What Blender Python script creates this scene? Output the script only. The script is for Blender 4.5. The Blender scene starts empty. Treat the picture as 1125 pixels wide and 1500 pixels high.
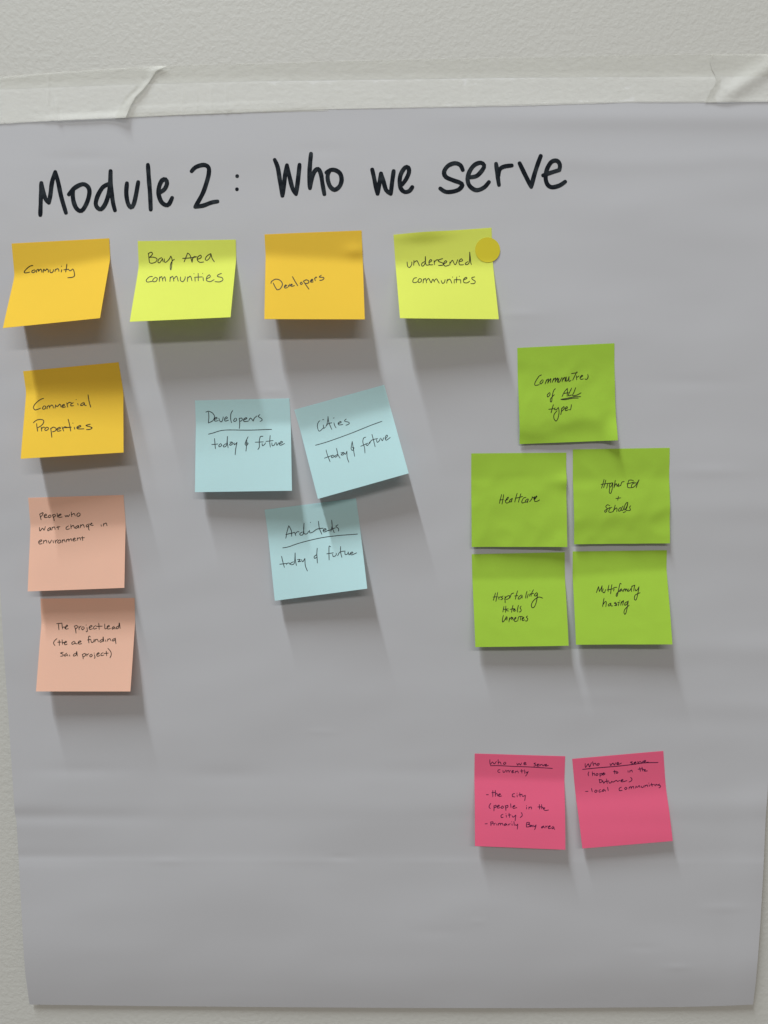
import bpy, bmesh, math, random
from math import radians, sin, cos, pi, hypot, exp
from mathutils import Vector, noise
from mathutils.bvhtree import BVHTree

random.seed(4)
SC = bpy.context.scene
COL = SC.collection

# ------------------------------------------------------------------ camera
FPX, PITCH, DIST = 1100.0, radians(5.9), 0.6055      # focal length in photo pixels, tilt, metres from the wall
cam_d = bpy.data.cameras.new('camera')
cam_d.sensor_fit = 'VERTICAL'
cam_d.sensor_height = 34.6
cam_d.lens = FPX / 1500.0 * 34.6
cam_d.clip_start, cam_d.clip_end = 0.01, 60
cam = bpy.data.objects.new('camera', cam_d)
cam.location = (0, -DIST, 0)
cam.rotation_euler = (pi / 2 - PITCH, 0, 0)
COL.objects.link(cam)
SC.camera = cam

# ------------------------------------------------------------------ world: even warm room light
W = bpy.data.worlds.new('World')
SC.world = W
W.use_nodes = True
bg = W.node_tree.nodes['Background']
bg.inputs[0].default_value = (1.0, 0.905, 0.80, 1)
bg.inputs[1].default_value = 0.185

# ------------------------------------------------------------------ lamps
def area(name, loc, rot, sx, sy, power, col):
    l = bpy.data.lights.new(name, 'AREA')
    l.shape = 'RECTANGLE'
    l.size, l.size_y, l.energy, l.color = sx, sy, power, col
    o = bpy.data.objects.new(name, l)
    o.location, o.rotation_euler = loc, rot
    COL.objects.link(o)
    return o
# four-foot ceiling fixture that runs out from the wall, above and to the left
area('ceiling_lamp', (-1.16, -1.78, 4.2), (0, 0, 0), 0.13, 2.0, 240, (0.90, 0.96, 1.0))
# row of far ceiling fixtures parallel to the wall
far = area('far_ceiling_lamp', (0.5, -4.6, 2.45), (0, 0, 0), 3.6, 0.35, 75, (1.0, 0.97, 0.93))
far.rotation_euler = (radians(45), 0, 0)

SC.view_settings.view_transform = 'Standard'
SC.view_settings.look = 'None'
SC.view_settings.exposure = 0
SC.view_settings.gamma = 1

# ------------------------------------------------------------------ helpers
def ray(px, py):
    x, y = (px - 562.5) / FPX, -(py - 750) / FPX
    return Vector((x, cos(PITCH) + y * sin(PITCH), -sin(PITCH) + y * cos(PITCH)))

CAM = Vector((0, -DIST, 0))
def back(px, py, h=0.0):
    """point h metres in front of the wall plane seen at a photo pixel"""
    d = ray(px, py)
    t = (DIST - h) / d.y
    return Vector((d.x * t, -h, d.z * t))

def topx(p):
    v = p - CAM
    f = v.y * cos(PITCH) - v.z * sin(PITCH)
    u = v.y * sin(PITCH) + v.z * cos(PITCH)
    return 562.5 + v.x / f * FPX, 750 - u / f * FPX

def sstep(a, b, x):
    t = max(0.0, min(1.0, (x - a) / (b - a)))
    return t * t * (3 - 2 * t)

def lerp_tab(tab, x):
    if x <= tab[0][0]: return tab[0][1]
    for (x0, y0), (x1, y1) in zip(tab, tab[1:]):
        if x <= x1: return y0 + (y1 - y0) * (x - x0) / (x1 - x0)
    return tab[-1][1]

def smooth_tab(tab, x):
    """monotone-ish smooth lookup: average of nearby linear lookups"""
    s = 0
    for k in range(-3, 4): s += lerp_tab(tab, x + k * 4)
    return s / 7

def link(name, me, mat, parent=None, smooth=True):
    o = bpy.data.objects.new(name, me)
    COL.objects.link(o)
    if mat: me.materials.append(mat)
    if parent:
        o.parent = parent
        o.location = -parent.location
    if smooth:
        for p in me.polygons: p.use_smooth = True
    return o

def grid_mesh(name, nu, nv, fn):
    vs, fs = [], []
    for j in range(nv + 1):
        for i in range(nu + 1):
            vs.append(fn(i / nu, j / nv))
    for j in range(nv):
        for i in range(nu):
            a = j * (nu + 1) + i
            fs.append((a, a + nu + 1, a + nu + 2, a + 1))
    me = bpy.data.meshes.new(name)
    me.from_pydata([tuple(v) for v in vs], [], fs)
    me.update()
    return me, vs, fs

def solid(o, t):
    m = o.modifiers.new('thickness', 'SOLIDIFY')
    m.thickness = t
    m.offset = -1.0
    e = o.modifiers.new('crisp_rim', 'EDGE_SPLIT')
    e.split_angle = radians(42)
    return o

def tag(o, label=None, cat=None, group=None, kind=None):
    if label: o['label'] = label
    if cat: o['category'] = cat
    if group: o['group'] = group
    if kind: o['kind'] = kind
    return o

# ------------------------------------------------------------------ materials
def mat_new(name):
    m = bpy.data.materials.new(name)
    m.use_nodes = True
    nt = m.node_tree
    for n in list(nt.nodes): nt.nodes.remove(n)
    out = nt.nodes.new('ShaderNodeOutputMaterial')
    return m, nt, out

def N(nt, t, **kw):
    n = nt.nodes.new(t)
    for k, v in kw.items():
        if k in n.inputs: n.inputs[k].default_value = v
        else: setattr(n, k, v)
    return n

def noise_tex(nt, scale, detail=3, rough=.5, vec=None):
    n = N(nt, 'ShaderNodeTexNoise', Scale=scale, Detail=detail, Roughness=rough)
    if vec: nt.links.new(vec, n.inputs['Vector'])
    return n

def colour_var(nt, fac, c, amt):
    mx = N(nt, 'ShaderNodeMix', data_type='RGBA')
    mx.inputs[6].default_value = tuple(x * (1 - amt) for x in c) + (1,)
    mx.inputs[7].default_value = tuple(min(1, x * (1 + amt)) for x in c) + (1,)
    nt.links.new(fac, mx.inputs[0])
    return mx.outputs[2]

def paper_mat(name, c, rough=.75, spec=.25, transl=.0, var=.03, fibre=.00006, clear=0.0, soft_scale=18, mid=0.0):
    m, nt, out = mat_new(name)
    pos = N(nt, 'ShaderNodeNewGeometry').outputs['Position']
    n1 = noise_tex(nt, soft_scale, 4, .6, pos)
    n2 = noise_tex(nt, 1400, 2, .6, pos)
    bs = N(nt, 'ShaderNodeBsdfPrincipled', Roughness=rough)
    bs.inputs['Specular IOR Level'].default_value = spec
    colr = colour_var(nt, n1.outputs['Fac'], c, var)
    nt.links.new(colr, bs.inputs['Base Color'])
    bp = N(nt, 'ShaderNodeBump', Strength=.35, Distance=fibre)
    nt.links.new(n2.outputs['Fac'], bp.inputs['Height'])
    if mid > 0:      # the wall's grain telegraphs through thin tape
        n3 = noise_tex(nt, 330, 3, .6, pos)
        b2 = N(nt, 'ShaderNodeBump', Strength=.4, Distance=mid)
        nt.links.new(n3.outputs['Fac'], b2.inputs['Height'])
        nt.links.new(bp.outputs[0], b2.inputs['Normal'])
        bp = b2
    nt.links.new(bp.outputs[0], bs.inputs['Normal'])
    sh = bs.outputs[0]
    if transl > 0:
        tr = N(nt, 'ShaderNodeBsdfTranslucent')
        nt.links.new(colr, tr.inputs['Color'])
        mx = N(nt, 'ShaderNodeMixShader')
        mx.inputs[0].default_value = transl
        nt.links.new(sh, mx.inputs[1]); nt.links.new(tr.outputs[0], mx.inputs[2])
        sh = mx.outputs[0]
    if clear > 0:
        tp = N(nt, 'ShaderNodeBsdfTransparent')
        mx = N(nt, 'ShaderNodeMixShader')
        mx.inputs[0].default_value = clear
        nt.links.new(sh, mx.inputs[1]); nt.links.new(tp.outputs[0], mx.inputs[2])
        sh = mx.outputs[0]
    nt.links.new(sh, out.inputs[0])
    return m

def wall_mat():
    m, nt, out = mat_new('wall_paint')
    pos = N(nt, 'ShaderNodeNewGeometry').outputs['Position']
    a = noise_tex(nt, 250, 3, .58, pos)
    b = noise_tex(nt, 620, 2, .5, pos)
    c = noise_tex(nt, 5, 2, .5, pos)
    rmp = N(nt, 'ShaderNodeMapRange')
    rmp.inputs[1].default_value, rmp.inputs[2].default_value = .38, .66
    nt.links.new(a.outputs['Fac'], rmp.inputs[0])
    ad = N(nt, 'ShaderNodeMath', operation='MULTIPLY_ADD')
    ad.inputs[1].default_value = .22
    nt.links.new(b.outputs['Fac'], ad.inputs[0]); nt.links.new(rmp.outputs[0], ad.inputs[2])
    bp = N(nt, 'ShaderNodeBump', Strength=.30, Distance=.0004)
    nt.links.new(ad.outputs[0], bp.inputs['Height'])
    bs = N(nt, 'ShaderNodeBsdfPrincipled', Roughness=.55)
    bs.inputs['Specular IOR Level'].default_value = .3
    nt.links.new(colour_var(nt, c.outputs['Fac'], WALL, .015), bs.inputs['Base Color'])
    nt.links.new(bp.outputs[0], bs.inputs['Normal'])
    nt.links.new(bs.outputs[0], out.inputs[0])
    return m

def ink_mat(name, c, c2, rough=.6):
    m, nt, out = mat_new(name)
    pos = N(nt, 'ShaderNodeNewGeometry').outputs['Position']
    n1 = noise_tex(nt, 160, 3, .6, pos)
    rmp = N(nt, 'ShaderNodeMapRange')
    rmp.inputs[1].default_value, rmp.inputs[2].default_value = .45, .75
    nt.links.new(n1.outputs['Fac'], rmp.inputs[0])
    mx = N(nt, 'ShaderNodeMix', data_type='RGBA')
    mx.inputs[6].default_value = c + (1,); mx.inputs[7].default_value = c2 + (1,)
    nt.links.new(rmp.outputs[0], mx.inputs[0])
    bs = N(nt, 'ShaderNodeBsdfPrincipled', Roughness=rough)
    bs.inputs['Specular IOR Level'].default_value = .12
    nt.links.new(mx.outputs[2], bs.inputs['Base Color'])
    nt.links.new(bs.outputs[0], out.inputs[0])
    return m

WALL = (.60, .60, .565)
M = {}
M['wall'] = wall_mat()
M['paper'] = paper_mat('white_easel_paper', (.56, .565, .59), .7, .25, .06, .012, .00003, soft_scale=6)
M['tape'] = paper_mat('masking_tape', (.84, .84, .79), .6, .25, .0, .03, .0004, .66, soft_scale=60, mid=.0007)
M['binding'] = paper_mat('white_gummed_strip', (.84, .85, .86), .7, .25, .0, .01, .00003)
TR = .30
M['amber'] = paper_mat('amber_note_paper', (.95, .67, .075), .85, .08, TR, .02)
M['lemon'] = paper_mat('lemon_note_paper', (.85, .92, .17), .85, .08, TR, .02)
M['peach'] = paper_mat('peach_note_paper', (.97, .64, .49), .85, .08, TR, .02)
M['aqua'] = paper_mat('pale_blue_note_paper', (.62, .86, .88), .85, .08, TR, .02)
M['green'] = paper_mat('green_note_paper', (.50, .77, .085), .85, .08, TR, .03)
M['pink'] = paper_mat('pink_note_paper', (.98, .18, .33), .85, .08, TR, .02)
M['dot'] = paper_mat('mustard_dot_paper', (.66, .56, .018), .6, .3, 0, .02)
M['marker'] = ink_mat('black_marker_ink', (.004, .007, .012), (.030, .038, .045), .7)
M['pen'] = ink_mat('black_pen_ink', (.015, .012, .010), (.05, .042, .035), .5)
M['bluepen'] = ink_mat('dark_grey_pen_ink', (.02, .025, .03), (.05, .06, .065), .5)
M['purplepen'] = ink_mat('dark_purple_pen_ink', (.035, .004, .035), (.08, .01, .06), .5)

# ------------------------------------------------------------------ wall (the setting)
me, _, _ = grid_mesh('wall', 4, 4, lambda u, v: Vector((-2.2 + 4.4 * u, 0, 1.8 - 3.6 * v)))
wall = link('wall', me, M['wall'])
tag(wall, kind='structure')

# ------------------------------------------------------------------ the easel-pad sheet
PROF = [(100, .3), (165, .5), (230, 1.5), (330, 2.4), (420, 3.1), (492, 3.9), (505, 3.85), (600, 3.8), (760, 4.3), (900, 4.8),
        (1040, 5.2), (1120, 5.7), (1185, 6.4), (1197, 6.3), (1255, 6.1), (1268, 6.5), (1330, 7.1), (1395, 7.5), (1425, 7.0),
        (1450, 5.6), (1472, 3.9), (1490, 2.2)]
DENTS = [(992, 1417, 16, 3.5, .22), (245, 1262, 22, 4, .2), (500, 1256, 18, 4, -.2), (470, 1072, 20, 4, .12), (118, 1128, 60, 9, -.3),
         (398, 573, 16, 3.5, .16), (940, 1388, 22, 5, -.14), (1060, 1330, 30, 6, .2), (640, 1365, 40, 9, -.16), (700, 1350, 9, 4, .14),
         (880, 1020, 60, 10, .2), (600, 1130, 70, 14, -.3), (330, 1135, 60, 12, -.3), (760, 460, 30, 6, .16), (1010, 560, 60, 10, -.2),
         (470, 220, 40, 9, -.14), (120, 232, 50, 8, -.16), (1040, 690, 50, 9, .25)]
def paper_h(px, py):
    """height of the sheet in front of the wall, metres"""
    h = smooth_tab(PROF, py)
    v = Vector((px * .0040 + py * .0016, py * .0066 - px * .0010, 3.1))
    amp = sstep(170, 300, py)
    h += amp * 1.15 * noise.noise(v) + amp * .26 * noise.noise(Vector((px * .011 + py * .004, py * .020, 8.2)))
    # slack under the tape at the upper right: long soft horizontal roll
    h += .75 * sstep(520, 900, px) * exp(-((py - 172) / 17.0) ** 2) + .26 * sstep(560, 860, px) * exp(-((py - 236 + 16 * noise.noise(Vector((px * .006, 2, 2)))) / 15.0) ** 2)
    # soft rolls along the right margin
    r = sstep(880, 1080, px)
    for yy, a in ((745, .35), (950, .5), (1035, .55), (1180, .5)):
        h += r * a * exp(-((py - yy) / 20.0) ** 2)
    l = 1 - sstep(40, 240, px)
    nz = max(0, .55 + .9 * noise.noise(Vector((px * .008, 3, 3))))
    h -= (.16 * nz + l * .55) * exp(-((py - 1196 - .004 * (px - 100)) / 10.0) ** 2) + (.10 * nz + l * .40) * exp(-((py - 1256) / 9.0) ** 2)
    h += .55 * sstep(950, 1250, py) * (1 - sstep(1380, 1460, py)) * noise.noise(Vector((px * .0042, py * .010, 21)))
    # fold line across the sheet
    h += .34 * exp(-abs(py - (1262 + .004 * (px - 500))) / 9.0) * (.5 + .5 * noise.noise(Vector((px * .01, 0, 5))))
    # right edge is bowed a little off the wall
    h += 1.2 * sstep(1060, 1112, px) * sstep(1100, 1250, py) * (1 - sstep(1400, 1470, py))
    for cx, cy, sx, sy, a in DENTS:
        dx, dy = (px - cx) / sx, (py - cy) / sy
        if dx * dx + dy * dy < 9: h += a * exp(-dx * dx - dy * dy)
    return max(.3, h) * .001

LEFT = [(100, -52), (400, -31), (700, -10), (850, 0), (930, 4), (1050, 12.5), (1190, 21.5), (1200, 24), (1270, 28), (1400, 35), (1430, 37.5), (1473, 43.5)]
RIGHT = [(100, 1178), (500, 1159), (900, 1139), (1160, 1124.5), (1200, 1121.5), (1270, 1118.5), (1350, 1114), (1400, 1110.5), (1440, 1107), (1473, 1103)]
TOPE = [(-60, 134), (0, 131), (178, 124), (380, 119), (780, 113.5), (1180, 111.5)]
BOTE = [(0, 1470.5), (43, 1471.5), (200, 1473.5), (430, 1475.5), (600, 1476.5), (800, 1476.8), (1000, 1475), (1060, 1473.5), (1103, 1471.5), (1180, 1470)]
def sheet_pt(u, v):
    py = 115 + v * (1474 - 115)
    for _ in range(3):
        x0, x1 = lerp_tab(LEFT, py), lerp_tab(RIGHT, py)
        px = x0 + u * (x1 - x0)
        y0, y1 = lerp_tab(TOPE, px), lerp_tab(BOTE, px)
        py = y0 + v * (y1 - y0)
    return back(px, py, paper_h(px, py))
SHEET_ROOT = bpy.data.objects.new('easel_pad_sheet', None)
SHEET_ROOT.location = back(560, 140, .001)
COL.objects.link(SHEET_ROOT)
tag(SHEET_ROOT, 'large white easel pad sheet taped to the wall with a black marker heading', 'paper sheet')
me, _, _ = grid_mesh('paper', 210, 400, sheet_pt)
sheet = link('paper', me, M['paper'], SHEET_ROOT)
solid(sheet, .00012)
SHEET_BVH = BVHTree.FromPolygons([v.co.copy() for v in me.vertices], [tuple(p.vertices) for p in me.polygons])

# white gummed strip along the head of the sheet, under the tape
def gum_pt(u, v):
    px = -45 + u * 1215
    y0 = lerp_tab(TOPE, px) + .5
    y1 = lerp_tab([(-60, 183), (0, 180), (192, 170.5), (400, 161.5), (664, 155.5), (924, 148.5), (1190, 147)], px)
    py = y0 + (y1 - y0) * v
    return back(px, py, paper_h(px, py) + .00006)
me, _, _ = grid_mesh('gummed_strip', 120, 8, gum_pt)
solid(link('gummed_strip', me, M['binding'], SHEET_ROOT), .00004)

# ------------------------------------------------------------------ pen strokes laid onto a surface
def catmull(pts, step):
    if len(pts) < 3:
        P = pts
        out = []
        for a, b in zip(P, P[1:]):
            n = max(2, int(hypot(b[0] - a[0], b[1] - a[1]) / step))
            for k in range(n): out.append((a[0] + (b[0] - a[0]) * k / n, a[1] + (b[1] - a[1]) * k / n))
        out.append(P[-1])
        return out
    P = [pts[0]] + list(pts) + [pts[-1]]
    out = []
    for i in range(1, len(P) - 2):
        p0, p1, p2, p3 = P[i - 1], P[i], P[i + 1], P[i + 2]
        n = max(2, int(hypot(p2[0] - p1[0], p2[1] - p1[1]) / step))
        for k in range(n):
            t = k / n
            q = []
            for c in (0, 1):
                q.append(.5 * (2 * p1[c] + (p2[c] - p0[c]) * t + (2 * p0[c] - 5 * p1[c] + 4 * p2[c] - p3[c]) * t * t
                               + (3 * p1[c] - p0[c] - 3 * p2[c] + p3[c]) * t ** 3))
            out.append(tuple(q))
    out.append(pts[-1])
    return out

def parse(s, ox, oy, sc):
    res = []
    for st in s.split('|'):
        pts = []
        for tok in st.split():
            a, b = tok.split(',')
            pts.append((ox + float(a) / sc, oy + float(b) / sc))
        if pts: res.append(pts)
    return res

def ink_mesh(name, strokes, width, bvh, lift=.00006, seed=0, taper=.25, jit=.12):
    bm = bmesh.new()
    rnd = random.Random(seed)
    for si, pts in enumerate(strokes):
        dl = lift + .000004 * (si % 12)
        if len(pts) == 1:
            line = [(pts[0][0] - .05, pts[0][1]), (pts[0][0] + .05, pts[0][1])]
            w0 = width * 1.25
        else:
            line = catmull(pts, max(.45, width * .35))
            w0 = width
        n = len(line)
        ph = rnd.random() * 100
        ws = []
        for i in range(n):
            t = i / max(1, n - 1)
            e = min(t, 1 - t) * n
            k = 1 - taper * exp(-e / 2.2)
            ws.append(.5 * w0 * k * (1 + jit * noise.noise(Vector((ph, i * .22, 0)))))
        L, R = [], []
        dirs = []
        for i in range(n):
            a, b = line[max(0, i - 1)], line[min(n - 1, i + 1)]
            dx, dy = b[0] - a[0], b[1] - a[1]
            q = hypot(dx, dy) or 1
            dirs.append((dx / q, dy / q))
        def put(x, y):
            d = ray(x, y).normalized()
            hit = bvh.ray_cast(CAM, d)
            if hit[0] is None: return None
            nn = hit[1]
            if nn.dot(d) > 0: nn = -nn
            return bm.verts.new(hit[0] + nn * dl)
        # outline polygon rows: round cap, body, round cap
        rows = []
        for k in (3, 2, 1):
            a = pi / 2 * k / 4
            x, y = line[0]; dx, dy = dirs[0]; w = ws[0]
            c, s_ = cos(a) * w, sin(a) * w
            rows.append((x - dx * s_, y - dy * s_, dx, dy, c))
        for i in range(n): rows.append((line[i][0], line[i][1], dirs[i][0], dirs[i][1], ws[i]))
        for k in (1, 2, 3):
            a = pi / 2 * k / 4
            x, y = line[-1]; dx, dy = dirs[-1]; w = ws[-1]
            c, s_ = cos(a) * w, sin(a) * w
            rows.append((x + dx * s_, y + dy * s_, dx, dy, c))
        prev = None
        for (x, y, dx, dy, w) in rows:
            l, r = put(x + dy * w, y - dx * w), put(x - dy * w, y + dx * w)
            if l is None or r is None:
                prev = None; continue
            if prev: bm.faces.new((prev[0], prev[1], r, l))
            prev = (l, r)
    bmesh.ops.recalc_face_normals(bm, faces=bm.faces)
    me = bpy.data.meshes.new(name)
    bm.to_mesh(me); bm.free()
    return me

def write(parent, bvh, mat, lines, ox, oy, sc, width, part='handwriting', **kw):
    for i, s in enumerate(lines):
        w, nm = width, part
        if isinstance(s, tuple): nm, s = s
        me = ink_mesh(nm, parse(s, ox, oy, sc), w, bvh, seed=len(s), **kw)
        link(nm, me, mat, parent)

# heading written on the sheet with a broad black marker
def heading(lines, ox, oy, sc, width=6.5):
    write(SHEET_ROOT, SHEET_BVH, M['marker'], lines, ox, oy, sc, width, part='heading_word', lift=.00008, taper=.12, jit=.10)
A1 = '134,668 140,480 145,338|145,338 165,430 190,505 222,542|222,542 238,460 255,330 288,224|288,224 318,330 350,480 398,645|428,456 480,395 545,357 590,352 630,385 640,440 618,530 575,610 540,625 500,590 475,520 468,450 475,400|830,350 775,385 725,470 705,550 725,595 760,608 800,560 830,480 850,380 858,215|858,215 858,330 870,450 885,550 903,620'
A2 = '42,340 35,440 50,540 82,590 110,560 135,460 158,328|258,150 268,300 280,450 287,612|375,440 430,400 455,340 440,302 405,310 375,370 368,450 395,530 440,565 475,555 508,490'
shift = lambda s, dx, dy: '|'.join(' '.join('%.1f,%.1f' % (float(t.split(',')[0]) + dx, float(t.split(',')[1]) + dy) for t in st.split()) for st in s.split('|'))
heading([A1 + '|' + shift(A2, 140 * 7.03125, 0)], 40, 220, 7.03125)
heading([('heading_digit', '708,217 750,175 830,152 880,175 885,240 860,340 820,450 745,585|745,585 830,570 910,540 975,528')], 180, 220, 7.03125)
heading([('heading_colon', '109,300|107,420')], 330, 210, 6.25, 5.2)
heading(['452,150 480,220 500,340 523,480|523,480 535,400 548,290 565,200|565,200 585,290 615,410 648,465|648,465 665,340 680,195|785,95 775,200 770,310 775,410|775,410 790,330 815,260 850,235 875,280 890,370 907,465|925,268 960,245 1005,245 1050,275 1065,335 1045,395 1000,425 960,395 940,340 938,290 955,250'], 330, 210, 6.25)
heading(['107,270 125,350 145,450 162,520|162,520 178,430 198,310|198,310 220,380 250,480 298,520|298,520 312,400 328,285|415,425 455,370 485,300 478,250 445,250 405,310 390,380 400,460 440,500 490,490 520,450'], 530, 210, 7.03125)
S_ = '1040,275 1015,225 960,205 890,230 848,290 865,345 940,380 1010,405 1035,430 1000,475 930,498 860,498 808,465'
heading([shift(S_, -150 * 7.03125, 10 * 7.03125) + '|60,420 130,405 190,340 205,295 170,270 110,290 60,350 35,430 50,500 100,545 150,550 210,520 255,468|328,280 340,370 350,450 358,500|350,410 365,340 410,310 490,298|570,275 620,380 690,520|690,520 720,400 755,290 788,200|812,400 900,370 980,345|980,345 985,290 955,250 900,260 855,330 838,420 855,490 900,522 980,505 1040,465'], 680, 200, 7.03125)

# ------------------------------------------------------------------ sticky notes
def ramp(t, t0, w, dec):
    """integral of a slope that is 0 before t0, eases to 1 over w, then relaxes by dec"""
    n, s = 40, 0.0
    for k in range(n):
        x = t * (k + .5) / n
        s += sstep(t0, t0 + w, x) * (1 - dec * max(0, x - t0 - w))
    return s * t / n

def make_note(mat, corners, hl, hr, label, bend=(.17, .17), bw=.16, dec=.35, crumple=0., seed=0, group='square sticky notes on the sheet', top=None, buckle=None):
    (tl, tr, br, bl) = corners
    hb = lambda p: paper_h(*p) + .00035
    TL, TRt = back(*tl, hb(tl)), back(*tr, hb(tr))
    BL, BR = back(*bl, hb(bl) + hl), back(*br, hb(br) + hr)
    g1l, g1r = ramp(1, bend[0], bw, dec), ramp(1, bend[1], bw, dec)
    def fn(u, v):
        t0 = bend[0] + (bend[1] - bend[0]) * u
        g = ramp(v, t0, bw, dec) / ramp(1, t0, bw, dec)
        Tp, Bp = TL.lerp(TRt, u), BL.lerp(BR, u)
        # in-plane travel: quicker while flat, a little slower once it leans out
        f = v + .035 * sin(pi * v) * (abs(Bp.y - Tp.y) / .025)
        p = Tp.lerp(Bp, f)
        px, py = topx(Vector((p.x, -.004, p.z)))
        base = paper_h(px, py) + .00035
        h = base + g * (hl + (hr - hl) * u)
        if crumple:
            q = Vector((u * 2.6 + seed * 7.3, v * 2.6, seed))
            r = noise.noise(q) * .7 + (.5 - abs(noise.noise(q * 1.7 + Vector((3, 1, 0))))) * .8
            h += crumple * r * sstep(0.02, .3, v)
        if buckle: h += buckle(u, v)
        h = max(h, base * .6 + .00025)
        # keep the silhouette where the lens sees the flat interpolation: only y changes
        return Vector((p.x, -h, p.z))
    root = bpy.data.objects.new('sticky_note', None)
    root.location = TL.lerp(TRt, .5)
    COL.objects.link(root)
    tag(root, label, 'sticky note', group)
    me, vs, fs = grid_mesh('note_paper', 34, 34, fn)
    o = link('note_paper', me, M[mat], root)
    solid(o, .0001)
    bvh = BVHTree.FromPolygons([v.co.copy() for v in me.vertices], fs)
    return root, bvh
MM = .001
AMB, LEM = 'amber', 'lemon'
def note(mat, corners, hl, hr, label, pen, blocks, **kw):
    root, bvh = make_note(mat, corners, hl * MM, hr * MM, label, **kw)
    for (ox, oy, sc, w, lines) in blocks:
        write(root, bvh, M[pen], lines, ox, oy, sc, w * (.80 if mat in ('green', 'aqua') else .86))
    return root, bvh

note(AMB, [(16.9,356.7),(160,349),(146.7,466),(4.4,480.6)], 26, 28, 'amber sticky note reading Community at the left end of the top row', 'pen', [(25, 370, 11.25, 1.6, [
 '262,212 210,225 150,275 118,320 140,335 210,322|285,285 250,300 245,325 275,330 300,305 290,285|318,328 325,285|325,290 350,275 352,310|352,310 385,275 405,290 408,325|430,330 440,275 465,300 490,270 515,290 515,325|545,280 545,320 570,332 595,310 600,280|625,315 632,275|630,290 660,268 685,275 690,310|738,280 728,322|733,225|822,190 812,260 802,322|770,285 850,275|850,280 870,300 895,290 915,270|915,270 930,285 945,340 945,385 910,408 835,415'])],
 bend=(.26, .14), bw=.14)
note(LEM, [(201.7,353.1),(345.3,351),(337.7,464.6),(190.1,471.3)], 26, 26, 'lemon yellow sticky note reading Bay Area communities', 'pen', [(205, 360, 8.654, 1.45, [
 '108,95 120,210|105,100 140,82 160,100 140,130 120,148|120,148 170,145 215,165 200,205 150,222 120,212|275,150 240,170 228,205 250,215 280,175 285,160 295,205|310,165 312,205 335,205 370,170 392,130|392,130 408,180 402,250 393,305 384,285 390,230 412,190 438,172|560,205 585,140 605,92|605,92 635,120 660,210|540,160 620,155 720,140|668,155 662,210|662,175 685,140 715,140|735,170 775,150 770,120 735,140 728,180 760,210 810,205|895,100 850,130 828,170 850,185 885,150 900,100|900,100 915,160 945,205',
 '160,390 120,395 82,435 95,460 160,450|195,400 165,430 170,455 205,450 220,415 195,400|250,395 245,455|248,415 275,392 290,450|290,420 315,395 325,450|385,395 380,455|383,415 415,390 430,450|430,420 465,388 485,450|515,395 515,440 545,455 570,420 575,392|600,455 605,395|602,415 640,388 660,445|697,400 700,450|685,355|738,350 740,445|690,400 790,395|800,400 805,445|795,352|845,420 890,395 880,370 850,395 845,440 890,455 940,430|1035,350 990,370 985,390 1040,405 1050,435 1010,458 950,455'])],
 bend=(.20, .14), bw=.15)
note(AMB, [(387.4,343.3),(529.6,337.5),(534.4,467.8),(387.2,467.4)], 24, 22, 'amber sticky note reading Developers in the top row between two lemon notes', 'pen', [(390, 390, 11.25, 1.6, [
 '78,285 90,250 150,215 215,225 260,270 262,320 225,375 175,390|115,275 145,340 178,390|300,340 335,320 315,310 298,345 320,360 355,345|360,315 372,335 385,295|395,320 430,300 410,298 400,320 425,330 465,318|432,172 475,250 520,322|575,260 560,285 575,300 595,285 580,262|615,250 655,310 703,378|610,248 660,225 700,245 695,275 655,285 640,280|728,248 768,230 755,215 730,240 735,262 775,258|795,195 808,240|800,205 820,178 832,190|908,148 875,178 940,185 950,205 920,228 880,232'])],
 bend=(.15, .24), bw=.13, buckle=lambda u, v: .0012 * exp(-((u - .92) / .1) ** 2 - ((v - .2) / .06) ** 2))
n4, n4_bvh = note(LEM, [(576.4,344),(720,333.5),(730.7,467.6),(585.8,466.1)], 23, 19, 'lemon yellow sticky note reading underserved communities with a round mustard dot on its corner', 'pen', [(585, 360, 8.654, 1.45, [
 '98,205 105,260 130,275 155,240 158,205|185,185 182,250|183,215 220,190 240,220 255,255|320,200 285,225 285,255 310,250 330,200 330,135|330,135 330,210 345,245 380,240|375,215 410,190 395,175 375,205 385,240 425,240|440,185 445,240|443,210 470,180 500,180|550,162 500,180 500,200 550,220 550,245 495,250|565,230 600,205 585,190 560,225 580,258 630,245|640,205 640,245|642,225 670,185 690,215|690,215 700,235 715,235 740,175|755,200 800,190 785,165 757,195 765,240 815,240|870,200 835,225 850,240 885,210 892,80|892,80 900,160 905,215 915,238',
 '220,405 185,415 170,455 195,468 235,455|255,415 238,440 245,465 275,455 278,425 255,415|300,475 305,420|303,440 330,415 345,470|345,440 370,415 390,450 400,470|405,470 425,425 445,460|445,440 470,420 490,450 505,475|530,440 545,475 570,465 580,430|600,475 608,425|605,445 640,425 665,475|695,440 695,475|675,398|728,395 722,470|695,430 780,432|778,440 778,475|760,388|810,435 855,415 845,400 815,425 818,465 860,470 890,450|955,395 920,405 925,425 960,450 950,478 905,480'])],
 bend=(.24, .28), bw=.15, buckle=lambda u, v: .0022 * exp(-((u - .3) / .25) ** 2 - ((v - .0) / .07) ** 2))
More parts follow.
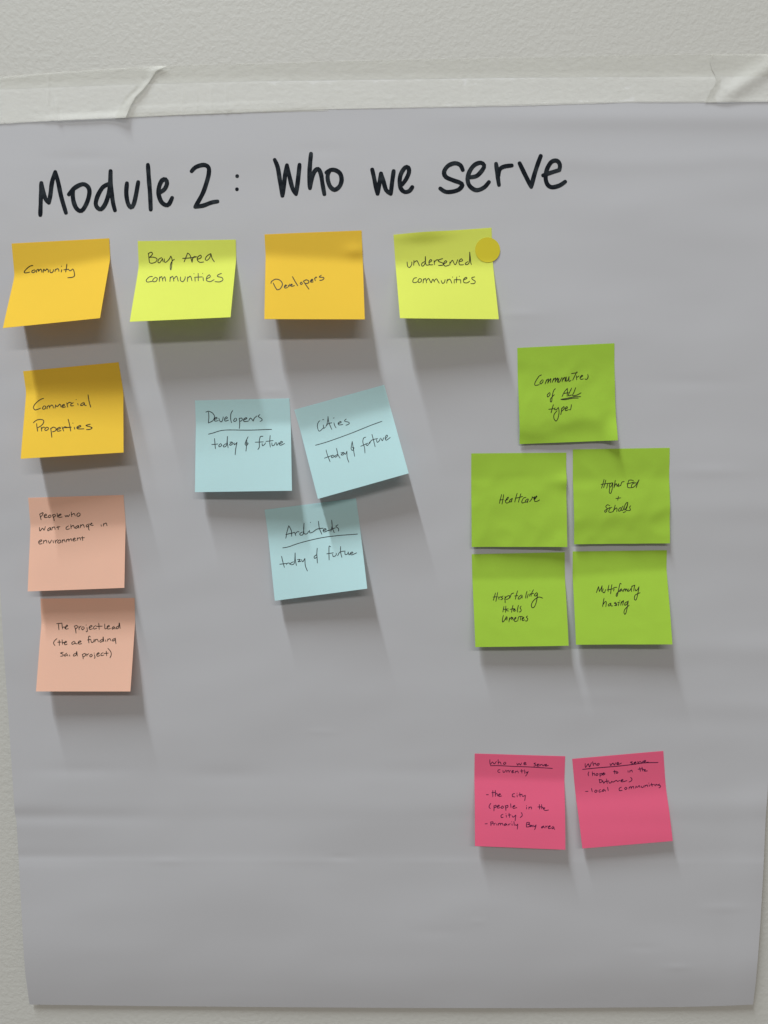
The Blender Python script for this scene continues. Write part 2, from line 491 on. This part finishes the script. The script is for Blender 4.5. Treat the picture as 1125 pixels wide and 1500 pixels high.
note(AMB, [(33.8,543.7),(173.7,530.5),(181,662.8),(30.2,672)], 25, 20, 'amber sticky note reading Commercial Properties above the peach notes', 'pen', [(40, 570, 10.227, 1.55, [
 '245,140 190,160 120,220 92,275 115,310 150,305 200,285|250,250 228,285 240,302 270,290 275,260 250,250|295,298 300,255|300,265 325,245 335,285|335,265 365,240 385,255 390,285|415,285 425,235|425,245 450,260 485,228 500,240 505,270|520,260 555,245 548,228 522,250 530,275 575,265|590,205 605,270|600,225 625,200 660,205|690,205 655,225 655,250 695,248|755,215 762,240|733,158|845,200 805,225 800,245 835,240 855,205|855,205 860,240 885,245|910,85 925,180 950,272',
 '90,505 140,465 210,455 245,475 235,520 190,560 150,580|140,515 145,570 155,632|210,570 215,630|212,595 240,570 265,575|290,570 262,600 275,620 310,605 315,580 290,570|350,585 360,650 368,722|350,595 390,570 430,590 420,625 375,640|445,605 495,590 485,572 448,595 455,630 505,620|520,565 545,628|535,590 560,565 600,575|612,450 635,540 650,628|560,578 660,570|705,570 710,600|683,510|740,585 800,560 790,545 745,570 760,595 850,595|945,525 880,545 940,565 970,580 940,602 885,607'])],
 bend=(.15, .24), bw=.14)
note('peach', [(41.3,729.2),(180.9,725.1),(182.1,861.1),(40.4,866.4)], 13, 13, 'peach sticky note reading people who want change in environment', 'pen', [(45, 735, 8.654, 1.35, [
 '115,160 125,200 132,228|112,158 155,138 150,165 128,190|170,185 200,170 190,155 170,175 178,200 212,195|245,165 222,185 235,200 258,185 245,165|275,165 290,200 298,242|272,170 305,160 312,180 285,200|335,145 340,195|352,180 385,165 375,155 352,175 360,198 400,192|435,170 445,190 462,172 475,188 495,160|515,130 520,188|520,165 550,150 565,180|605,140 585,165 595,185 622,175 625,150 605,140',
 '110,325 118,370 150,335 170,360 185,315|245,325 215,350 220,368 245,350 250,328 255,360|268,360 272,320|270,335 300,318 310,352|345,310 350,352|325,325 372,315|480,305 450,325 455,350 495,342|508,290 512,340|510,320 540,300 555,335|600,300 570,320 572,338 600,322 605,300 612,335|630,330 632,290|632,305 665,290 680,325|725,285 705,300 710,320 735,300 738,280|738,280 735,320 735,350 745,360|750,285 778,275 770,270 760,295 795,298|892,290 895,312|920,310 925,275|922,290 955,270 968,305',
 '105,515 140,495 130,482 102,505 110,535 145,530|160,528 165,490|163,505 195,488 205,522|222,492 240,525 265,485|283,490 288,522|308,485 315,525|312,505 340,480|360,485 342,510 355,525 380,510 378,488 360,485|398,520 402,480|400,498 425,480 435,510|450,510 455,478|453,490 478,472 485,502|485,490 510,468 520,498|535,485 565,470 555,460 535,478 545,498 575,490|590,490 592,455|592,470 620,455 632,485|655,440 660,492|635,458 682,455'])],
 bend=(.27, .29), bw=.05, dec=.2)
note('peach', [(59.3,876.9),(197.1,876),(190.9,1012.9),(52.6,1012.9)], 15, 15, 'peach sticky note reading The project lead, lowest note of the left column', 'pen', [(65, 900, 8.654, 1.35, [
 '155,118 225,110|178,118 185,195|222,110 230,185|230,165 255,160 262,182|270,165 295,145 285,135 268,160 275,185 305,180|380,145 395,190 402,238|382,150 410,140 420,160 398,185|440,195 438,150|440,170 465,148|485,155 472,180 485,195 505,175 495,155|540,165 545,210 535,220 528,212|530,135|570,170 605,150 590,140 568,165 578,190 612,180|655,140 625,160 630,185 665,175|690,110 695,190|660,152 735,148|765,120 768,180 790,178|795,165 825,150 815,140 795,160 805,185 840,178|885,150 860,170 865,188 890,165 895,185|940,145 912,165 915,182 940,170 950,108 960,180',
 '160,305 125,340 118,370 135,395|188,325 190,395|168,352 215,350|225,320 230,380|228,360 248,355 255,378|250,365 282,350 270,340 255,360 262,385 290,375|375,340 348,360 355,378 385,365 385,342|385,342 395,370 420,372|430,360 465,345 450,335 430,352 438,375 475,370|585,285 565,275 560,310 565,362|545,325 590,315|590,325 600,355 625,345 630,315|640,350 645,315|643,330 670,315 685,348|735,315 705,335 710,352 740,335 745,285 752,345|775,322 780,345|800,340 805,310|803,322 830,308 845,335|890,305 865,320 870,338 895,320 900,300|900,300 903,340 908,372',
 '240,480 205,490 235,505 235,525 205,530|285,490 255,515 262,530 290,510 298,528|320,512 322,530|400,490 370,510 372,528 402,515 410,470 418,528|480,505 490,540 492,565|482,508 515,495 520,520 492,540|540,530 535,500|538,515 562,497|590,505 575,525 588,538 608,520 595,503|635,510 642,548 632,555|632,490|665,510 695,495 685,485 665,505 672,530 705,520|745,485 720,500 722,522 755,515|785,465 790,525|755,495 812,490|805,430 840,470 848,510 832,550'])],
 bend=(.24, .24), bw=.05, dec=.1)
TODAY1 = '195,420 200,480 205,542|162,492 235,485|265,480 245,505 255,518 280,500 268,480|330,480 300,505 305,520 335,500 348,395|348,395 345,460 355,530|375,465 400,462 410,475|400,470 372,490 385,500 415,480|425,470 430,495 460,465|460,465 445,540 438,612|590,400 565,450 555,490 575,500 590,475 560,475|575,440 572,500 565,570|765,395 735,400 722,450 722,520 705,550|672,465 770,460|755,480 760,505 785,490 795,470|850,385 845,460 852,522|800,455 885,445|870,470 875,505 900,495 910,470|920,465 930,500 950,470|960,485 995,465 980,455 958,480 970,500 1020,480'
note('aqua', [(285.6,586.7),(423.8,583.6),(427.7,718.8),(285.5,720.9)], 12, 16, 'pale blue sticky note with Developers underlined above today and future', 'bluepen', [(290, 590, 8.036, 1.4, [
 '125,110 128,175 122,235|92,110 130,100 175,125 195,165 175,210 122,238|190,195 225,185 215,170 195,190 200,215 240,210|245,180 262,220 285,215 298,165|315,195 345,180 335,165 315,185 320,215 360,205|408,92 388,130 385,190 395,235|440,180 420,205 430,220 455,205 450,182|485,180 492,240 486,303|485,185 515,180 520,205 490,220|535,205 575,185 565,175 538,195 545,220 595,215|600,205 620,180 650,215|650,215 665,180 695,155|730,138 710,160 745,185 755,205 730,220',
 ('underline', '122,370 180,355 260,330 360,320 600,322 868,313'), TODAY1])], bend=(.20, .22), bw=.08, dec=.2)
note('aqua', [(431,600.3),(562.8,563.7),(598.7,693.3),(465.7,730.8)], 17, 19, 'tilted pale blue sticky note with Cities underlined above today and future', 'bluepen', [(450, 600, 8.036, 1.3, [
 '150,130 130,150 120,190 130,240 150,252 190,215|190,180 195,220 215,205|180,120 195,115|245,80 255,150 290,235|220,195 250,165 290,155|245,80 240,140 225,195|315,155 325,190 340,215|308,100 318,97|360,170 400,150 390,140 365,160 375,180 420,175|460,110 440,135 490,150 490,170 455,185',
 ('underline', '97,420 250,375 500,285 750,185 880,138'),
 '222,475 240,540 270,615|203,572 290,540|300,535 285,560 300,565 318,545 300,535|350,530 325,550 335,560 358,530 345,455|345,455 362,530 388,572|395,510 430,505 400,530 420,535 440,510|435,510 450,525 468,490|468,490 470,560 490,620|530,375 520,430 518,465 535,480 550,450 530,445|530,375 545,470 558,550|690,325 665,335 655,380 675,450 680,512|630,432 715,395|690,400 705,425 725,405 735,380|762,290 780,360 800,438|735,400 760,360 830,340|815,350 825,385 850,365 858,340|865,335 885,365 900,330|918,345 945,315 935,300 918,330 930,360 978,328'])],
 bend=(.16, .18), bw=.12)
note('aqua', [(387.5,746.7),(521.5,730),(538,862.2),(402.5,880)], 12, 17, 'pale blue sticky note with Architects underlined, lowest of the blue notes', 'bluepen', [(400, 755, 8.036, 1.4, [
 '150,270 165,190 185,120|185,120 215,180 218,245|150,225 255,200|255,205 268,238|262,215 290,190 305,195|345,195 315,215 325,232 355,215 365,90|365,90 360,170 368,215 400,215 420,185|430,175 435,205 470,195|440,82|535,68 545,150 575,222|470,195 520,160 590,150|590,180 625,165 610,155 590,175 600,195 650,175|690,55 695,120 680,190|690,55 700,150 722,205|650,180 735,145|765,110 740,130 770,155 770,185',
 ('underline', '113,382 180,370 330,320 560,265 760,238 995,220'),
 '100,480 115,545 133,612|78,575 160,565|160,580 165,565 190,560 195,575|240,545 205,565 215,580 250,560 260,440|260,440 262,520 275,590|285,520 320,520 295,545 330,540|335,520 350,545 375,505|375,505 380,590 405,655|520,385 515,450 518,500 522,560|515,460 485,485 490,505 520,490|680,370 660,365 658,440 660,525|632,452 710,440|700,455 710,485 740,470 745,445|795,365 795,430 810,495|760,475 790,430 850,420|845,430 850,460 875,455 885,430|885,430 895,465 915,435|915,450 940,440 930,430 912,445 925,465 985,440'])],
 bend=(.2, .25), bw=.14)
note('green', [(757.8,509.6),(900,502.8),(902.7,645),(761,650.5)], 2.5, 3.5, 'green sticky note reading Communities of ALL types, topmost of the green notes', 'pen', [(770, 535, 10.227, 1.5, [
 '238,145 200,165 150,240 135,285 150,302 205,290|250,215 215,260 225,280 255,255 262,220|290,280 315,215|300,250 340,205 330,270|330,265 375,200 370,260|395,260 420,195|405,235 450,190 440,255|440,250 480,190 475,255|500,195 485,250 510,245 540,185|545,245 560,185|555,220 590,180 590,245|610,175 605,235 630,225 650,170|650,170 650,240 680,225|770,95 735,160 705,225|685,125 775,110|760,155 765,220|763,185 800,160|820,185 855,160 840,150 815,185 825,210 865,205|930,135 935,175 915,210 885,205',
 '355,410 325,445 330,475 360,450 365,415 355,410|445,350 420,380 400,450 390,540 372,545 375,500 430,440|545,470 580,400 625,345|625,345 625,400 620,465|565,425 640,410|690,340 660,400 640,455 690,445|750,335 725,400 705,455 770,445 830,412',
 ('underline', '525,510 620,495 720,475 825,470|535,515 600,515 700,495 790,492'),
 '415,590 400,640 380,715|345,660 430,650|440,635 435,665 465,660 490,630|490,630 500,700 485,790 455,835 425,800 425,740 470,680|540,640 535,690 525,740|535,660 570,620 575,650 540,690|590,660 625,640 615,620 592,650 600,680 640,665|685,590 680,630 670,665 650,665'])],
 bend=(.2, .22), bw=.12, dec=.9, crumple=.0010, seed=1, buckle=lambda u, v: .0035 * sstep(.86, 1, u) * sstep(.7, 1, v) + .0012 * exp(-max(0, (v - .80 - .07 * sin(u * 6.5 + .4)) / .10) ** 2) * sstep(.35, .8, v) * (1 - sstep(.75, .95, u)))
note('green', [(690.4,664.2),(829.6,663.1),(830.4,800.9),(690.8,801.1)], 3.5, 6.5, 'green sticky note reading Healtcare, left of the note about schools', 'pen', [(720, 710, 14.0625, 1.45, [
 '208,200 185,290 162,385|250,200 235,300 215,400|165,315 245,305|275,330 330,300 345,255 310,285 290,350 310,378 355,365|430,280 385,310 365,355 400,345 430,285|430,285 415,320 412,355|528,175 500,270 478,358|605,185 575,280 553,360|490,275 560,265 640,240|710,260 660,275 625,340 632,375 690,360|745,290 705,320 695,355 730,350 760,295|760,295 745,340 742,372|785,350 830,290 840,245|840,245 860,270 885,245|885,245 870,300|885,310 935,240 920,235 885,290 890,340 940,340 990,312'])],
 bend=(.25, .22), bw=.06, dec=.9, crumple=.0010, seed=2, buckle=lambda u, v: .0021 * exp(-((u - 1) / .15) ** 2 - ((v - .29) / .075) ** 2) + .0015 * sstep(.8, 1, u) * sstep(.8, 1, v))
note('green', [(839.2,658.3),(981,656),(980.9,795.8),(841,797.2)], 4.0, 4.0, 'green sticky note reading Higher Ed + Schools', 'pen', [(870, 690, 14.0625, 1.45, [
 '210,170 185,260 155,355|245,185 225,260 198,345|145,275 280,255|285,255 262,355|370,240 330,265 320,325 350,320 390,240|390,240 375,370 350,450 330,460 315,430 325,340|280,255 390,245|440,190 425,270 412,345|415,330 455,260 470,290 475,320|475,320 510,260 500,310|540,300 550,300 575,230 625,215|505,320 540,295|815,195 760,185 715,190|720,190 700,250 690,310 705,340 770,345|675,265 740,250 830,225|870,240 800,260 770,310 790,340 850,300 930,180|930,180 895,260 870,345',
 ('plus_sign', '505,520 490,600|450,565 555,552'),
 '330,715 280,695 245,735 270,770 265,820 235,850 220,820 260,790 330,750|370,745 330,770 305,830 330,850 400,835|440,700 415,780 395,840|400,820 450,765 475,770 470,835|540,750 510,790 510,825 545,815 560,770 540,750|600,720 565,770 570,810 600,800 620,740|640,800 680,720 695,650 660,665 625,740 625,800|700,655 680,740 660,805 700,810|755,715 735,745 750,790 740,810 700,812|600,855 655,835'])],
 bend=(.28, .28), bw=.08, dec=.9, crumple=.0010, seed=3, buckle=lambda u, v: .0011 * exp(-max(0, (v - .72 + .25 * (u - .2) ** 2) / .12) ** 2) * sstep(.25, .72, v))
note('green', [(691,811.9),(827.3,808.9),(833,945.8),(696.3,947.9)], 11, 12, 'green sticky note reading Hospitality, at the lower left of the green notes', 'pen', [(715, 855, 12.5, 1.5, [
 '135,170 115,240 95,305|175,160 160,240 142,325|90,245 170,238|190,240 200,290|195,260 225,235|275,225 235,250 270,265 250,290 230,290|310,230 310,290 312,350|300,285 340,235 390,220 385,265 330,290|400,260 425,190 470,170|540,130 515,210 498,285|485,225 545,218|610,205 565,240 550,280 590,270 625,215|625,215 622,265|712,140 695,200 685,265|735,190 712,265|770,180 755,230|765,130|830,110 795,180 785,230|765,195 835,175|890,160 850,200 855,225 885,215 905,170|905,170 890,300 860,400 825,440 795,420 800,360 850,290 930,245 1000,265',
 '290,415 280,465 270,520|325,410 320,470 318,525|280,470 370,462|345,460 340,490 375,500|455,395 440,460 430,525|400,470 475,455|465,490 495,470 485,460 465,480 475,505 510,490|555,395 540,460 535,520|605,410 585,440 605,480 590,515 565,515',
 '280,580 265,640 265,700 300,670 335,600|335,600 325,660|350,610 345,670|380,700 395,620|390,660 430,610 430,660|430,660 450,620 460,670|475,660 510,630 500,615 480,650 490,690 540,680|545,670 555,615 575,600|575,600 630,600|600,605 590,665|620,660 655,625 640,615 620,650 635,675 670,660|720,590 700,615 725,640 710,680 680,680'])],
 bend=(.24, .25), bw=.05, dec=.5, crumple=.0004, seed=4)
note('green', [(839,807.8),(976.8,806),(985,944),(843.5,944.3)], 12, 14, 'green sticky note reading Multifamily housing', 'pen', [(862, 845, 12.5, 1.5, [
 '145,290 165,230 185,175|185,175 190,210 200,270|200,270 235,200 250,160|250,160 245,210 240,270|270,215 260,270 290,290 315,230|375,150 360,220 360,270|430,140 415,220 405,310|340,240 460,215|470,215 460,260|460,195 520,190|600,130 580,120 560,190 540,290 520,355 505,340 520,300 570,250|605,215 570,250 575,270 610,235 620,265|635,270 645,225|640,250 670,215 672,265|672,260 700,220 710,265|730,220 725,265 760,245 770,215|800,165 785,230 790,270|790,175 850,150|850,150 835,210 830,260|860,220 865,255 900,230 925,180|925,180 905,300 880,400 855,425 840,390 860,330 945,290',
 '285,390 270,470 258,545|260,520 300,460 325,460 318,545|400,480 365,510 370,535 400,515 410,480|410,480 415,530 445,530|500,465 470,480 500,495 495,520 475,525|500,480 520,500 510,525 490,525|560,475 545,530|530,470 570,460|575,430|590,520 600,450|595,490 640,435 625,520|715,450 670,480 665,520 700,500 730,440|730,440 710,560 685,660 665,685 650,650 670,590 745,520'])],
 bend=(.22, .16), bw=.08, dec=.5, crumple=.0004, seed=5)
note('pink', [(695.4,1103.9),(827.9,1107.8),(828.2,1244.7),(695.8,1239.3)], 10, 11, 'pink sticky note headed Who we serve currently, with a list down to Bay area', 'purplepen', [(700, 1105, 9.375, 1.2, [
 '165,70 165,110 172,138 200,105 225,130 255,95|278,70 280,135|280,115 305,105 320,138|370,105 350,125 365,138 385,120 370,105|535,120 545,148 565,125 585,145 600,115|635,130 660,118 645,110 630,125 640,142 668,135|795,118 770,125 790,140 785,158 768,160|810,150 835,140 825,132 808,148 820,162 845,155|850,135 858,158|855,148 880,135|880,135 895,158 915,135|920,150 945,142 935,135 920,150 930,160 970,150',
 ('underline', '170,155 300,155 500,165 700,172 860,182 1025,192'),
 '305,210 280,215 275,240 305,248|345,220 348,245 370,240 380,215|395,220 398,248|397,232 420,218|425,222 430,250|428,235 450,220|465,240 490,228 480,220 465,235 472,252 500,246|515,255 518,228|517,240 545,228 555,255|600,205 605,258|580,228 625,225|640,210 645,262|660,235 668,255 692,232|692,232 675,270 655,298']),
 (700, 1150, 9.375, 1.3, [
 '115,132 145,132|205,75 205,162|190,105 245,100|240,70 240,155|240,130 262,115 272,150|285,140 310,128 300,118 283,135 292,155 328,148|505,115 478,125 475,155 510,162|538,135 540,162|537,112|575,105 580,160|560,135 610,125|605,135 615,155 652,140|652,140 648,180 643,215',
 '178,250 158,280 155,305 172,322|220,280 222,320 220,355|222,290 248,275 250,298 225,312|265,300 295,285 285,275 265,295 272,315 310,308|340,285 320,305 332,320 352,305 340,285|375,280 382,320 385,350|378,290 408,278 412,300 385,315|450,255 455,312|480,300 508,288 498,280 480,298 490,318 535,308|668,300 668,328|668,283|700,330 702,298|702,312 730,300 738,330|845,265 848,330|822,300 880,298|875,265 878,330|878,312 895,305 900,330|905,325 920,315 915,310 905,330 925,348 970,342',
 '345,400 320,415 322,445 348,442|388,410 392,442|385,392|428,385 435,445|415,412 455,408|470,420 485,440 522,410|522,410 515,455 512,490|595,375 608,400 605,425 580,445',
 '98,532 130,530|175,505 180,558|175,508 205,505 205,525 180,535|218,525 222,552|220,538 240,522|258,530 262,552|280,552 282,525|282,535 305,522 310,550|310,535 335,525 345,552|385,525 360,545 372,555 395,535 400,555|420,535 425,552|422,540 445,530|468,530 470,555|465,505|495,500 500,555|515,540 525,555 548,535|548,535 545,575 540,605|670,515 665,570|670,515 705,512 705,530 680,540|680,540 715,545 705,570 665,575|740,550 718,560 725,572 748,555 755,572|765,550 775,572 800,545|800,545 790,585 778,612|905,560 875,575 878,590 905,572 915,590|930,560 935,590|932,575 955,560|965,580 995,565 985,558 965,578 975,598 1005,590|1035,565 1015,585 1025,600 1045,575|1045,575 1045,595 1055,610'])],
 bend=(.24, .24), bw=.05, dec=.4)
note('pink', [(838.3,1111.7),(971.7,1100.1),(985.5,1231.9),(853.1,1242.9)], 8, 7.5, 'pink sticky note headed Who we serve with local communities listed, its lower half blank', 'purplepen', [(845, 1105, 8.654, 1.3, [
 '105,115 110,165 145,120 160,160 185,105|200,92 210,145|208,125 235,112 245,140|270,112 255,130 268,140 285,122 270,112|420,115 430,140 455,110 475,135 490,105|505,125 530,110 515,100 505,120 520,130 565,110|705,92 680,100 705,115 690,130 670,130|725,115 750,100 740,95 722,112 735,125 760,118|770,88 778,118|775,102 800,90|808,88 822,112 840,82|848,100 872,85 862,75 848,92 860,108 905,95',
 ('underline', '72,190 250,172 450,155 650,135 850,108 1030,103'),
 '152,220 142,250 150,272|195,220 200,270|198,250 220,240 228,268|255,240 240,258 255,268 270,250 255,240|290,240 295,285|292,250 315,240 318,258 297,265|328,250 348,240 340,232 326,248 335,262 360,245|475,200 480,248|460,220 500,212|508,218 495,232 508,240 522,228 508,218|648,205 650,228|670,228 672,205|672,215 695,200 703,225|795,165 805,215|775,188 835,180|825,160 835,212|835,195 850,190 855,210|855,205 870,195 860,192 858,212 895,208',
 '285,315 290,362|280,318 315,325 320,345 290,362|330,335 340,365 360,340|375,310 385,368|360,345 405,335|405,345 415,365 435,355 440,340|440,340 460,350 500,330 515,342 545,330|560,340 585,325 575,318 558,335 575,348 635,332|680,292 698,310 690,335 660,350',
 '108,470 142,468|185,430 195,475|240,450 225,470 240,482 258,462 240,450|300,445 280,460 285,478 310,470|345,440 322,458 330,470 355,450 362,468|388,415 398,460|565,415 538,430 540,458 575,455|620,415 605,432 618,445 635,428 620,415|660,440 665,412|664,422 685,408 690,435|690,420 715,405 722,432|745,428 750,400|750,408 770,415 790,395 800,420|815,400 825,420 845,412 850,395|862,415 865,390|865,400 890,388 898,410|915,385 920,405|912,365|945,365 955,405|930,388 975,380|985,380 990,398|1000,398 1005,378 1025,392|1050,375 1030,388 1055,395 1060,410 1040,425'])],
 bend=(.3, .3), bw=.25, dec=1.0)

# round mustard dot stuck over the right edge of the underserved note
def dot_mesh():
    bm = bmesh.new()
    ring_prev = None
    NR, NS = 9, 56
    cx, cy, rr = 714.3, 366.2, 18.35
    def put(x, y, lx):
        d = ray(x, y).normalized()
        hit = n4_bvh.ray_cast(CAM, d)
        if hit[0] is not None:
            nn = hit[1] if hit[1].dot(d) < 0 else -hit[1]
            return hit[0] + nn * .00025
        # overhang beyond the note: carry on at the height of the note's edge
        for k in range(1, 120):
            hit = n4_bvh.ray_cast(CAM, ray(x - k * .25, y).normalized())
            if hit[0] is not None:
                return back(x, y, -hit[0].y + .00025)
        return back(x, y, .004)
    c = bm.verts.new(put(cx, cy, 0))
    for j in range(1, NR + 1):
        ring = [bm.verts.new(put(cx + rr * j / NR * cos(2 * pi * k / NS), cy + rr * j / NR * sin(2 * pi * k / NS), 0)) for k in range(NS)]
        for k in range(NS):
            k2 = (k + 1) % NS
            if ring_prev: bm.faces.new((ring_prev[k], ring[k], ring[k2], ring_prev[k2]))
            else: bm.faces.new((c, ring[k], ring[k2]))
        ring_prev = ring
    bmesh.ops.recalc_face_normals(bm, faces=bm.faces)
    f = bm.faces[0]
    f.normal_update()
    if f.normal.y > 0: bmesh.ops.reverse_faces(bm, faces=bm.faces)
    me = bpy.data.meshes.new('dot_sticker')
    bm.to_mesh(me); bm.free()
    return me
dot = solid(link('dot_sticker', dot_mesh(), M['dot']), .00009)
tag(dot, 'round mustard yellow dot sticker on the corner of the lemon underserved note', 'sticker')

# ------------------------------------------------------------------ masking tape along the top
TAPE_T = [(-60, 116), (0, 112.6), (71, 106.6), (171, 100), (228, 96.8), (306, 94.5), (400, 92.5), (522, 88.4), (780, 83.8), (924, 80.8), (1041, 79.5), (1190, 79)]
TAPE_B = [(-60, 184.5), (0, 181.6), (71, 177.3), (192, 172.0), (256, 168.6), (400, 163.0), (483, 160), (664, 157), (780, 154.6), (924, 150), (1031, 150.2), (1190, 148.5)]
def tape_base(px, py):
    ed = lerp_tab(TOPE, px)
    w = 8.0 + 3.0 * noise.noise(Vector((px * .012, 0, 9)))
    on = sstep(ed - 2.0 - w, ed + 1.0 + w * .4, py)          # the tape steps up over the sheet's top edge
    g = .16 + on * (paper_h(px, py) * 1000 + .10)
    g += .075 * noise.noise(Vector((px * .13, py * .20, 1))) + .05 * noise.noise(Vector((px * .09, py * .12, 11))) + .07 * noise.noise(Vector((px * .02, py * .03, 4)))
    return g
def make_tape(name_label, x0, x1, left, right, extra, nu, nv, t_in=0., lift=0.):
    def fn(u, v):
        l, r = left(v), right(v)
        px = l + (r - l) * u
        a, b = lerp_tab(TAPE_T, px), lerp_tab(TAPE_B, px)
        b += t_in * (1 if t_in else 0)
        py = a + (b - a) * v
        py += .35 * noise.noise(Vector((px * .11, v * 3, x0))) * (1 if v in (0., 1.) else 0)
        h = tape_base(px, py) + lift + extra(px, py, u, v)
        return back(px, py, h * .001)
    me, _, _ = grid_mesh('masking_tape', nu, nv, fn)
    o = link('masking_tape', me, M['tape'])
    solid(o, .00013)
    tag(o, name_label, 'tape', 'strips of masking tape along the top of the sheet')
    return o

FOLD = [(0, 247), (.09, 229), (.30, 219), (.45, 210), (.6, 198), (.8, 190), (1, 184)]
def fold_x(v): return lerp_tab(FOLD, v)
# long middle strip
def ex_mid(px, py, u, v):
    h = .0
    # faint vertical wrinkles right of the fold
    for c, s in ((268, 2.0), (288, 2.2), (309, 2.5), (331, 2.2)):
        h += .22 * exp(-((px - c) / s) ** 2) * sstep(.3, .6, v)
    h += .25 * sstep(.78, .82, v) * (1 - sstep(340, 480, px))          # doubled hem at the bottom left
    h += .9 * sstep(940, 1030, px) * sstep(.40, .55, v) * (1 - sstep(.75, 1, v)) * .5
    h += .12 * sstep(.88, .96, v) * noise.noise(Vector((px * .03, 0, 2)))
    return h
make_tape('long strip of masking tape across the top middle of the sheet', 1, 2, lambda v: fold_x(v) - 16, lambda v: 1052 - 4 * sin(v * 9), ex_mid, 420, 34)
# left strip with a lifted diagonal end and a rolled lower lip
def ex_left(px, py, u, v):
    d = fold_x(v) - px
    wd = 5.5 + 9 * sstep(.55, 1, v) + 7 * (1 - sstep(0, .3, v))
    h = .40 + (1.5 + 1.1 * sstep(.3, .9, v)) * exp(-((d - .5) / wd) ** 2)
    h += 1.35 * sstep(.84, 1.0, v) * sstep(40, 110, px)
    h += .8 * exp(-((px - (86 - 12 * (1 - v))) / 2.6) ** 2) * sstep(.35, .75, v)
    h += .35 * exp(-((px - 71) / 2.0) ** 2) * (1 - sstep(.5, .8, v))
    return h
make_tape('left strip of masking tape with a puckered diagonal end', 3, 4, lambda v: -40, fold_x, ex_left, 170, 36)
# right strip with a torn end and a diagonal pucker
TORN = [(0, 1041), (.15, 1040), (.3, 1042.5), (.42, 1047), (.5, 1048.5), (.65, 1047), (.75, 1041), (.88, 1036), (1, 1032)]
def ex_right(px, py, u, v):
    q = (px - 1055) * .62 + (py - 152)                                   # distance from the diagonal ridge
    h = .28 + 2.6 * exp(-((q + 8) / 15.0) ** 2) * sstep(1038, 1085, px) + .25 * sstep(.9, 1, v)
    h += .35 * exp(-max(0, px - lerp_tab(TORN, v)) / 2.5) + .25 * exp(-(((px - 1060) * .45 - (py - 128)) / 3.5) ** 2) * (1 - sstep(1062, 1075, px))
    return h
make_tape('short right strip of masking tape with a torn end and diagonal pucker', 5, 6, lambda v: lerp_tab(TORN, v), lambda v: 1185, ex_right, 90, 28)
# narrow strip that peeks out from under the long one
def under_pt(u, v):
    px = 192 + u * (481 - 192)
    b = lerp_tab([(192, 171), (256, 169.2), (400, 164.2), (481, 162.6)], px) + .3 * noise.noise(Vector((px * .1, v, 7)))
    py = b - 6 * (1 - v)
    return back(px, py, (tape_base(px, py) - .12 - .0 * v) * .001)
me, _, _ = grid_mesh('masking_tape', 80, 4, under_pt)
o = solid(link('masking_tape', me, M['tape']), .00012)
tag(o, 'thin sliver of masking tape peeking out under the long strip', 'tape', 'strips of masking tape along the top of the sheet')
